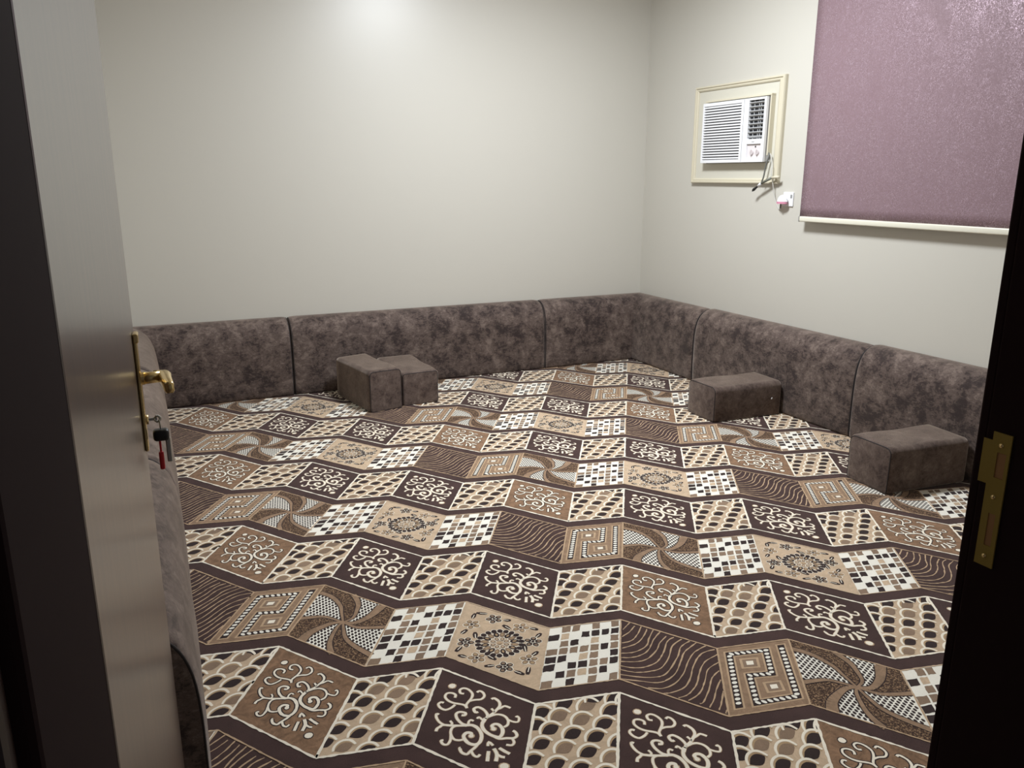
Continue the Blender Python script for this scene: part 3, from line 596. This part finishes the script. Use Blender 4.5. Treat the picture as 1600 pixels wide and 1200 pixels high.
# ground of the carpet
for i in range(8):
    for j in range(10):
        xa, xb = CX0+(CX1-CX0)*i/8, CX0+(CX1-CX0)*(i+1)/8; ya, yb = CY0+(CY1-CY0)*j/10, CY0+(CY1-CY0)*(j+1)/10
        emit([(xa, ya), (xb, ya), (xb, yb), (xa, yb)], 'dark', 0)
for n in range(-4, 9):
    for k in range(-22, 20):
        for row in 'AB':
            f = tile_map(k, n, row); c4 = [f(0, 0), f(1, 0), f(1, 1), f(0, 1)]
            if max(p[0] for p in c4) < CX0 or min(p[0] for p in c4) > CX1 or max(p[1] for p in c4) < CY0+.3 or min(p[1] for p in c4) > CY1: continue
            j = (k+2*n) % 6
            if row == 'A':
                if k % 2 == 0: t_orn(f, j == 2)
                else: t_scales(f)
                outline(f, 'cream', .0072, 4)
            else:
                (t_waves, t_key, t_swirl, t_check, t_floral, t_check)[j](f)
                outline(f, 'tan' if j in (3, 4, 5) else 'line', .0052, 4.5)
me = bpy.data.meshes.new('carpet')
# sides down to the floor
n = len(CV); CV += [(CX0, CY0, 0.0005), (CX1, CY0, 0.0005), (CX1, CY1, 0.0005), (CX0, CY1, 0.0005), (CX0, CY0, Z0), (CX1, CY0, Z0), (CX1, CY1, Z0), (CX0, CY1, Z0)]
for a, b_ in ((0, 1), (1, 2), (2, 3), (3, 0)): CF.append((n+a, n+b_, n+b_+4, n+a+4)); CI.append(0)
CF.append((n+3, n+2, n+1, n)); CI.append(0)
me.from_pydata(CV, [], CF); me.update()
for nm, (i, m_) in cm.items(): me.materials.append(m_)
me.polygons.foreach_set('material_index', CI)
carpet = bpy.data.objects.new('carpet', me); COL.objects.link(carpet)
tag(carpet, 'wall to wall brown carpet with zigzag rows of patterned tiles', 'carpet')
print('carpet faces', len(CF))
# ------------------------------------------------------------------ backrests round the walls
PROF = [(0, 0), (.147, 0), (.155, .012), (.158, .06), (.159, .16), (.158, .27), (.154, .35), (.146, .41), (.131, .458), (.110, .492), (.084, .515), (.055, .529), (.028, .535), (0, .535)]
CZ = Z0+.0028
def sweep(name, stations, m, dh=0.0, ends=(True, True), label=None, wr=.003, seed=0):
    """stations: (wall x, wall y, inward x, inward y, thickness scale)"""
    rr = random.Random(seed)
    segs = []; dist = [0]
    for a, b_ in zip(stations, stations[1:]): dist.append(dist[-1]+math.hypot(b_[0]-a[0], b_[1]-a[1]))
    T = dist[-1]; ss = set()
    for d in (0, .004, .010, .02, .045): ss.add(d); ss.add(T-d)
    n = int(T/.06)
    for i in range(n+1):
        s = T*i/n
        if .06 < s < T-.06: ss.add(s)
    for d in dist[1:-1]: ss.add(d)
    ss = sorted(ss); verts = []; rings = []
    for s in ss:
        i = max(j for j in range(len(dist)-1) if dist[j] <= s+1e-9); f_ = (s-dist[i])/(dist[i+1]-dist[i]); a, b_ = stations[i], stations[i+1]
        q = [a[j]+(b_[j]-a[j])*f_ for j in range(5)]
        e = min(s if ends[0] else 9, T-s if ends[1] else 9)
        shr = 0 if e >= .045 else (.013*(1-math.sqrt(1-(1-e/.045)**2)) if e < .045 else 0)
        ring = []
        wv = math.sin(s*9+seed)*wr*.6+math.sin(s*23+seed*3)*wr*.4
        for (tt, z) in PROF:
            k_ = tt/.159; th = max(0.001, tt*q[4]-shr*k_+wv*k_*(.3 if z < .05 else 1)*(.6+.4*math.sin(z*14+s*5)))
            zz = CZ+z*(1+dh/.535)-(shr*min(1, z/.45)) if z > .02 else CZ+z
            verts.append((q[0]+q[2]*th, q[1]+q[3]*th, zz)); ring.append(len(verts)-1)
        rings.append(ring)
    faces = []; m_ = len(PROF)
    for a, b_ in zip(rings, rings[1:]):
        for j in range(m_): faces.append((a[j], a[(j+1) % m_], b_[(j+1) % m_], b_[j]))
    faces.append(tuple(rings[0][::-1])); faces.append(tuple(rings[-1]))
    mx_ = sum(v[0] for v in verts)/len(verts); my_ = sum(v[1] for v in verts)/len(verts)
    root = empty('sofa_backrest', (mx_, my_, CZ))
    me_ = bpy.data.meshes.new('cushion'); me_.from_pydata(verts, [], faces); me_.update()
    bm = bmesh.new(); bm.from_mesh(me_); bpy.data.meshes.remove(me_)
    o = bm_obj('cushion', bm, m, None, True)
    mod = o.modifiers.new('split', 'EDGE_SPLIT'); mod.split_angle = math.radians(50)
    reparent(root, o)
    # piping cord along the profile at each end
    for w_, on in ((0, ends[0]), (-1, ends[1])):
        if not on: continue
        ring = rings[w_][1:]
        p2 = rings[2 if w_ == 0 else -3][1:]
        pts = [Vector(verts[j]).lerp(Vector(verts[k_]), .35) for j, k_ in zip(ring, p2)]
        c = tubeo('piping', smooth_path(pts, 2), .0038, piping_m, None, 6); reparent(root, c)
    tag(root, label, 'sofa backrest', 'brown velvet floor sofa backrests along the walls')
    return root
A = YB-.0015; B = XR-.0015; C = XL+.0015

def st(x, y, ix, iy, k_=1): return (x, y, ix, iy, k_)
sweep('b', [st(.913, A, 0, -1), st(2.876, A, 0, -1)], fabric, 0, label='long dark brown velvet backrest against the back wall, two loose blocks standing before it', seed=1)
sweep('b', [st(2.884, A, 0, -1), st(B, A, -1, -1), st(B, 4.788, -1, 0)], fabric, 0.0, label='brown velvet L-shaped corner backrest in the right back corner of the room', seed=2)
sweep('b', [st(.905, A, 0, -1), st(C, A, 1, -1, 1.05), st(C, 4.497, 1, 0, 1.12)], fabric, 0.0, label='dark brown velvet corner backrest in the left back corner behind the door handle', seed=3)
sweep('b', [st(B, 4.780, -1, 0), st(B, 3.284, -1, 0, .96)], fabric, 0.006, label='brown velvet backrest under the air conditioner on the right wall', seed=4)
sweep('b', [st(B, 3.276, -1, 0), st(B, 1.76, -1, 0)], fabric, 0.016, label='brown velvet backrest under the purple blind, nearest the right door post', seed=5)
sweep('b', [st(C, 4.489, 1, 0, 1.12), st(C, 3.002, 1, 0, 1.06)], fabric, 0.0, label='brown velvet backrest on the left wall, middle one partly behind the brass door handle', seed=6)
sweep('b', [st(C, 2.994, 1, 0, 1.06), st(C, 1.74, 1, 0, .95)], fabric, 0.0, label='nearest left wall brown backrest with its dark end panel beside the open door', seed=7)

# ------------------------------------------------------------------ loose armrest blocks
def block(L_, W_, Hh, x, y, rot, rad, label, pipe_end, seed):
    """L along local x, rounded along its length; end faces carry piping"""
    root = empty('armrest_block', (x, y, CZ)); root.rotation_euler.z = rot
    pr = []
    def arc(cx, cz, r, a0, a1, n_):
        for i in range(n_+1):
            a = math.radians(a0+(a1-a0)*i/n_); pr.append((cx+r*math.cos(a), cz+r*math.sin(a)))
    hw = W_/2; rb = .012
    arc(hw-rb, rb, rb, -90, 0, 3); arc(hw-rad, Hh-rad, rad, 0, 90, 7); arc(-hw+rad, Hh-rad, rad, 90, 180, 7); arc(-hw+rb, rb, rb, 180, 270, 3)
    cz = Hh/2; vs = []; rings = []
    xs_ = [0, .002, .006, .012]+[.012+(L_-.024)*i/14 for i in range(1, 14)]+[L_-.012, L_-.006, L_-.002, L_]
    rr = random.Random(seed)
    for xx in xs_:
        e = min(xx, L_-xx); s = 1-(.010*(1-min(1, e/.012))**2)/hw
        ring = []
        for (yy, zz) in pr:
            bl = .0035*math.sin(xx*17+yy*20+seed)*(1 if .02 < zz else 0)
            vs.append((xx-L_/2, yy*s+bl*(1 if yy > 0 else -1)*.6, max(0.0, cz+(zz-cz)*(s if zz > cz else 1)+(bl*.6 if zz > cz else 0)))); ring.append(len(vs)-1)
        rings.append(ring)
    fs = []; m_ = len(pr)
    for a, b_ in zip(rings, rings[1:]):
        for j in range(m_): fs.append((a[j], a[(j+1) % m_], b_[(j+1) % m_], b_[j]))
    fs.append(tuple(rings[0][::-1])); fs.append(tuple(rings[-1]))
    bm = bmesh.new(); me_ = bpy.data.meshes.new('x'); me_.from_pydata(vs, [], fs); bm.from_mesh(me_); bpy.data.meshes.remove(me_)
    o = bm_obj('cushion', bm, plainfab, root, True); mod = o.modifiers.new('split', 'EDGE_SPLIT'); mod.split_angle = math.radians(50)
    for w_, w2 in ((1, 0), (-2, -1)):
        ring = [Vector(vs[j]) for j in rings[w_]]
        c = tubeo('piping', ring+[ring[0]], .0026, piping_m, root, 6)
    tag(root, label, 'armrest cushion', 'loose brown armrest blocks on the carpet'); return root
HP = math.pi/2
def rect(nl, ang_, L_, W_):
    """centre of a block whose near-left floor corner is nl; ang_ = direction of its short (near) edge"""
    ex = Vector((math.cos(ang_), math.sin(ang_))); ey = Vector((-math.sin(ang_), math.cos(ang_)))
    c = Vector(nl)+ex*W_/2+ey*L_/2; return c.x, c.y
cx_, cy_ = rect((1.272, 4.945), .175, .54, .238)
b1 = block(.54, .238, .272, cx_, cy_, HP+.175, .03, 'brown armrest block standing tall, left of the pair by the back wall', 0, 1)
cx_, cy_ = rect((1.512, 5.015), .03, .55, .262)
b2 = block(.55, .262, .222, cx_, cy_, HP+.03, .02, 'lower brown armrest block, right of the pair by the back wall', 0, 2)
cx_, cy_ = rect((3.165, 3.838), -.045, .29, .512)
b3 = block(.512, .29, .222, cx_, cy_, -.045, .035, 'brown armrest block beside the right wall sofa with a tiny white lint speck', 0, 3)
cx_, cy_ = rect((3.172, 2.540), -.085, .275, .50)
b4 = block(.50, .275, .232, cx_, cy_, -.085, .035, 'brown armrest block nearest the camera, beside the right door post', 0, 4)
bm = bmesh.new(); box(bm, (-.003, -.002, -.006), (.003, .001, .006), .001)
ls = bm_obj('lint_speck', bm, white_p, b3); ls.location = (.180, -.1475, .115); ls.rotation_euler = (0, .5, 0); ls['label'] = 'tiny white lint speck'

# ------------------------------------------------------------------ air conditioner in its wooden frame
XF = XR-.0005
def grid_solid(bm, x0, x1, ys, zs, holes):
    """one closed solid: slab between x0 and x1 on a y-z grid with some cells left out"""
    vd = {}
    def V(x, i, j):
        if (x, i, j) not in vd: vd[(x, i, j)] = bm.verts.new((x1 if x else x0, ys[i], zs[j]))
        return vd[(x, i, j)]
    solid = lambda i, j: 0 <= i < len(ys)-1 and 0 <= j < len(zs)-1 and (i, j) not in holes
    for i in range(len(ys)-1):
        for j in range(len(zs)-1):
            if not solid(i, j): continue
            bm.faces.new((V(0, i, j), V(0, i, j+1), V(0, i+1, j+1), V(0, i+1, j))); bm.faces.new((V(1, i, j), V(1, i+1, j), V(1, i+1, j+1), V(1, i, j+1)))
            for (di, dj, a, b_) in ((-1, 0, (i, j), (i, j+1)), (1, 0, (i+1, j), (i+1, j+1)), (0, -1, (i, j), (i+1, j)), (0, 1, (i, j+1), (i+1, j+1))):
                if not solid(i+di, j+dj): bm.faces.new((V(0, *a), V(0, *b_), V(1, *b_), V(1, *a)))
def ring_loft(bm, rects):
    """mitred moulding: closed loft through (x, y0, y1, z0, z1) rectangles"""
    rr_ = [[bm.verts.new((x, a, z)) for a, z in ((y0, z0), (y1, z0), (y1, z1), (y0, z1))] for x, y0, y1, z0, z1 in rects]
    for a, b_ in zip(rr_, rr_[1:]+rr_[:1]):
        for q in range(4): bm.faces.new((a[q], a[(q+1) % 4], b_[(q+1) % 4], b_[q]))
frm = empty('air_conditioner_surround', (XF, 4.635, 1.46))
AY0, AY1, AZ0, AZ1 = 4.284, 4.936, 1.598, 2.006
bm = bmesh.new(); grid_solid(bm, XR-.010, XF, [4.20, AY0-.004, AY1+.004, 5.07], [1.48, AZ0-.004, AZ1+.004, 2.11], {(1, 1)})
parts = [bm_obj('panel_board', bm, cream_b)]
fr_ = lambda x, e, er=None: (x, 4.177+(er if er is not None else e), 5.093-e, 1.458+e, 2.132-e)
bm = bmesh.new(); ring_loft(bm, [fr_(XF, 0), fr_(XR-.020, 0), fr_(XR-.028, .004), fr_(XR-.029, .012, .018), fr_(XR-.021, .016, .024), fr_(XR-.022, .026, .046), fr_(XR-.016, .034, .058), fr_(XF, .034, .058)])
parts.append(bm_obj('frame_moulding', bm, cream_w))
bm = bmesh.new(); box(bm, (XR-.045, AY0-.018, AZ1+.008), (XR-.0105, AY1+.006, AZ1+.020), .002); parts.append(bm_obj('lip_strip', bm, cream_w))
bm = bmesh.new(); box(bm, (XR-.045, AY0-.018, 1.64), (XR-.0105, AY0-.007, AZ1+.0075), .002); parts.append(bm_obj('lip_strip', bm, cream_w))
reparent(frm, *parts)
tag(frm, 'cream wooden panel and moulding round the air conditioner on the right wall', 'wall frame')
XA = XR-.068                                # front face of the unit
ac = empty('air_conditioner', (XR-.03, 4.61, AZ0))
P_ = []
ys = [AY0, AY0+.020, AY0+.028, AY0+.166, 4.470, 4.524, AY1-.012, AY1]; zs = [AZ0, AZ0+.021, AZ0+.116, AZ0+.148, AZ1-.022, AZ1-.014, AZ1]
holes = {(5, 1), (5, 2), (5, 3)} | {(i, 3) for i in (1, 2, 3)} | {(2, 1)}
holes = set()
for i in range(7):
    for j in range(6):
        ym, zm = (ys[i]+ys[i+1])/2, (zs[j]+zs[j+1])/2
        if 4.524 < ym < AY1-.012 and AZ0+.021 < zm < AZ1-.022: holes.add((i, j))
        if AY0+.020 < ym < 4.460 and AZ0+.148 < zm < AZ1-.014: holes.add((i, j))
        if AY0+.028 < ym < AY0+.166+.001 and AZ0+.021 < zm < AZ0+.116: holes.add((i, j))
bm = bmesh.new(); grid_solid(bm, XA, XA+.022, ys, zs, holes)
bmesh.ops.recalc_face_normals(bm, faces=bm.faces)
case = bm_obj('front_cover', bm, white_p); P_.append(case); mdb = case.modifiers.new('edge', 'BEVEL'); mdb.width = .0016; mdb.segments = 2; mdb.limit_method = 'ANGLE'
P_.append(boxo('chassis', (XA+.0225, AY0+.003, AZ0+.003), (XR-.0008, AY1-.003, AZ1-.003), mat('chassis_plastic', (205, 205, 205), rough=.5)))
bm = bmesh.new(); grid_solid(bm, XA-.0015, XA-.0002, [4.496, 4.4985], [AZ0+.004, AZ1-.004], set()); P_.append(bm_obj('cover_joint', bm, mat('joint_grey', (150, 150, 152), rough=.6)))
dark_g = mat('grille_shadow_plastic', (58, 56, 58), rough=.6)
P_.append(boxo('grille_back', (XA+.0195, 4.525, AZ0+.022), (XA+.0222, AY1-.013, AZ1-.023), dark_g))
nS = 20
for i in range(nS):
    zc = AZ0+.031+(AZ1-AZ0-.062)*i/(nS-1)
    P_.append(boxo('grille_slat', (XA+.003, 4.5245, zc-.0052), (XA+.014, AY1-.0125, zc+.0052), white_p, None, .001))
blk = mat('louver_recess', (46, 46, 50), rough=.7)
P_.append(boxo('louver_recess', (XA+.0195, AY0+.021, AZ0+.149), (XA+.0222, 4.469, AZ1-.015), blk))
lm = mat('louver_grey_plastic', (190, 191, 192), rough=.4)
for i in range(9):
    zc = AZ0+.162+i*.0268
    bm = bmesh.new()
    box(bm, (-.009, AY0+.021, -.0024), (.009, 4.469, .0024), .0008, M=Matrix.Translation((XA+.010, 0, zc)) @ Matrix.Rotation(.5, 4, 'Y'))
    P_.append(bm_obj('louver', bm, lm))
for yy in (4.345, 4.365, 4.41):
    P_.append(boxo('louver_divider', (XA+.012, yy-.0015, AZ0+.150), (XA+.018, yy+.0015, AZ1-.016), lm))
P_.append(boxo('control_panel', (XA+.012, AY0+.029, AZ0+.022), (XA+.021, AY0+.165, AZ0+.115), mat('control_panel_plastic', (222, 214, 214), rough=.4)))
kn = []
for yy in (4.402, 4.348):
    bm = bmesh.new(); tube(bm, [(XA+.012, yy, 1.660), (XA+.003, yy, 1.660)], [.017, .015], 20); box(bm, (XA-.003, yy-.003, 1.643), (XA+.004, yy+.003, 1.677), .001)
    kn.append(bm_obj('knob', bm, mat('knob_plastic', (205, 196, 196), rough=.4), None))
bm = bmesh.new(); tube(bm, [(XA+.012, 4.371, 1.697), (XA+.009, 4.371, 1.697)], .0055, 12); kn.append(bm_obj('sensor_dot', bm, black_p))
bm = bmesh.new()
for i, dy in enumerate((0, .009, .018)): box(bm, (XA-.0006, 4.375+dy, 1.7245), (XA+.0004, 4.381+dy, 1.7305))
kn.append(bm_obj('maker_mark', bm, grey_c))
reparent(ac, *P_, *kn)
tag(ac, 'white window air conditioner with slatted grille mounted high on the right wall', 'air conditioner')

# cords and the plug
wy = lambda y, z, dx=.0: (XR-.006-dx, y, z)
crd = tubeo('power_cord', smooth_path([(XR-.036, 4.262, 1.655), (XR-.042, 4.254, 1.632), (XR-.048, 4.262, 1.600), (XR-.049, 4.272, 1.55), (XR-.049, 4.282, 1.50), (XR-.049, 4.296, 1.472)], 6), .0050, mat('dark_grey_cord', (104, 104, 100), rough=.5))
tag(crd, 'dark grey power cord hanging from the lower corner of the air conditioner', 'cord')
crd2 = tubeo('white_cable', smooth_path([(XR-.036, 4.248, 1.650), (XR-.040, 4.232, 1.62), (XR-.044, 4.215, 1.57), (XR-.046, 4.213, 1.53), (XR-.034, 4.206, 1.46), (XR-.020, 4.205, 1.40), (XR-.010, 4.190, 1.345), (XR-.008, 4.165, 1.305), (XR-.009, 4.150, 1.296), (XR-.014, 4.143, 1.306)], 7), .0030, mat('white_cord', (205, 203, 196), rough=.5))
tag(crd2, 'thin white cable looping down beside the wooden frame to the pink plug', 'cable')
tie = empty('taped_cord_end', (XR-.05, 4.25, 1.46))
o1 = tubeo('bare_end', smooth_path([(XR-.058, 4.372, 1.408), (XR-.058, 4.350, 1.424), (XR-.056, 4.318, 1.444)], 4), [.002, .004, .008, .010, .0095, .008, .007, .006, .006], black_p); o1['label'] = 'black taped tip'
o2 = tubeo('sleeve', [(XR-.060, 4.285, 1.462), (XR-.052, 4.198, 1.498)], .0085, mat('grey_green_sleeve', (112, 114, 104), rough=.5)); o2['label'] = 'grey green sleeve'
o3 = tubeo('cable_clip', [(XR-.052, 4.198, 1.498), (XR-.046, 4.165, 1.501), (XR-.040, 4.145, 1.501)], .0095, cream_w); o3['label'] = 'cream clip'
o4 = tubeo('tape', [(XR-.056, 4.318, 1.444), (XR-.060, 4.285, 1.462)], .0090, white_p); o4['label'] = 'white tape'
reparent(tie, o1, o2, o3, o4)
tag(tie, 'dark taped cord end sticking out under the frame corner of the air conditioner', 'cord end')
sock = empty('wall_socket', (XR-.005, 4.085, 1.315))
q1_ = boxo('faceplate', (XR-.009, 4.040, 1.318), (XF, 4.128, 1.408), white_p, None, .003)
q2_ = boxo('switch', (XR-.013, 4.048, 1.372), (XR-.008, 4.062, 1.392), mat('switch_grey', (150, 150, 150)), None, .001)
reparent(sock, q1_, q2_); tag(sock, 'white wall socket between the air conditioner and the purple blind', 'socket')
plug = empty('plug_adapter', (XR-.035, 4.10, 1.33))
bm = bmesh.new(); bmesh.ops.create_uvsphere(bm, u_segments=24, v_segments=14, radius=1)
bmesh.ops.bisect_plane(bm, geom=bm.verts[:]+bm.edges[:]+bm.faces[:], plane_co=(0, 0, 0), plane_no=(0, 0, -1), clear_outer=True)
ef = [e for e in bm.edges if e.is_boundary]; bmesh.ops.edgeloop_fill(bm, edges=ef)
for v in bm.verts: v.co = Vector((XR-.033+v.co.x*.0235, 4.107+v.co.y*.040, 1.348+v.co.z*.042))
d1 = bm_obj('dome', bm, white_p, None, True)
bm = bmesh.new(); bmesh.ops.create_cone(bm, cap_ends=True, segments=28, radius1=1, radius2=1, depth=1)
for v in bm.verts: v.co = Vector((XR-.033+v.co.x*.0235, 4.110+v.co.y*.042, 1.341+v.co.z*.014))
d2 = bm_obj('pink_base', bm, pink_p)
bm = bmesh.new(); tube(bm, [(XR-.035, 4.118, 1.334), (XR-.035, 4.118, 1.306)], .0045, 10); d3 = bm_obj('pin', bm, mat('dark_pin', (70, 66, 60), rough=.3, metal=.6))
d2['label'] = 'pink base'; reparent(plug, d1, d2, d3); tag(plug, 'white domed plug with pink base stuck in the wall socket', 'plug')

# ------------------------------------------------------------------ roller blind
blind_m = mat('mauve_blind_fabric', (150, 122, 126), rough=.5, spec=.4)
t, b = nodes(blind_m)
nz = noise(t, 62, 1.2, .5, 2.2, vscale=(1, 1, .85)); sb = add(t, 'ShaderNodeMath', operation='SUBTRACT'); sb.inputs[1].default_value = .5
t.links.new(nz.outputs[0], sb.inputs[0]); ab = add(t, 'ShaderNodeMath', operation='ABSOLUTE'); t.links.new(sb.outputs[0], ab.inputs[0])
br = noise(t, 5, 6, .75, vscale=(1, 1, .45))
msk = ramp(t, ab.outputs[0], [(.015, (1, 1, 1, 1)), (.036, (0, 0, 0, 1))])
msk2 = ramp(t, br.outputs[0], [(.38, (.25, .25, .25, 1)), (.58, (1, 1, 1, 1))])
ml = add(t, 'ShaderNodeMath', operation='MULTIPLY'); t.links.new(msk.outputs[0], ml.inputs[0]); t.links.new(msk2.outputs[0], ml.inputs[1])
mix = add(t, 'ShaderNodeMix', data_type='RGBA'); mix.inputs[6].default_value = lin((128, 104, 110)); mix.inputs[7].default_value = lin((190, 168, 180))
t.links.new(ml.outputs[0], mix.inputs[0]); t.links.new(mix.outputs[2], b.inputs['Base Color'])
mt = add(t, 'ShaderNodeMath', operation='MULTIPLY'); mt.inputs[1].default_value = .75; t.links.new(ml.outputs[0], mt.inputs[0]); t.links.new(mt.outputs[0], b.inputs['Metallic'])
rg = add(t, 'ShaderNodeMapRange'); rg.inputs['To Min'].default_value = .6; rg.inputs['To Max'].default_value = .33; t.links.new(ml.outputs[0], rg.inputs['Value']); t.links.new(rg.outputs[0], b.inputs['Roughness'])
BY0, BY1, BX = 1.95, 3.925, XR-.052
bl = empty('roller_blind', (BX, (BY0+BY1)/2, 1.232))
bm = bmesh.new()
NY, NZ = 30, 24; g_ = [[bm.verts.new((BX+.0022*math.sin(i*.9)*(1-j/NZ)+.0012*math.sin(i*2.1+j*.3), BY0+(BY1-BY0)*i/NY, 1.255+(2.86-1.255)*j/NZ)) for j in range(NZ+1)] for i in range(NY+1)]
for i in range(NY):
    for j in range(NZ): bm.faces.new((g_[i][j], g_[i+1][j], g_[i+1][j+1], g_[i][j+1]))
fb = bm_obj('blind_fabric', bm, blind_m, None, True); md = fb.modifiers.new('thick', 'SOLIDIFY'); md.thickness = .0012
bm = bmesh.new(); box(bm, (BX-.010, BY0, 1.231), (BX+.010, BY1-.006, 1.264), .007, 3); bb = bm_obj('bottom_bar', bm, mat('cream_aluminium', (226, 222, 205), rough=.35), None, True)
bm = bmesh.new(); box(bm, (BX-.011, BY1-.006, 1.230), (BX+.011, BY1, 1.265), .003); be = bm_obj('end_cap', bm, mat('grey_end_cap', (170, 168, 165), rough=.4))
rt = tubeo('roller_tube', [(BX+.014, BY0, 2.875), (BX+.014, BY1, 2.875)], .022, steel, None, 16)
bk = []
for yy in (BY0-.006, BY1+.006): bk.append(boxo('bracket', (BX-.012, yy-.003, 2.845), (XF, yy+.003, 2.905), white_p))
bb['label'] = 'cream bottom bar'
reparent(bl, fb, bb, be, rt, *bk); tag(bl, 'mauve roller blind with shiny squiggle pattern on the right wall', 'blind')
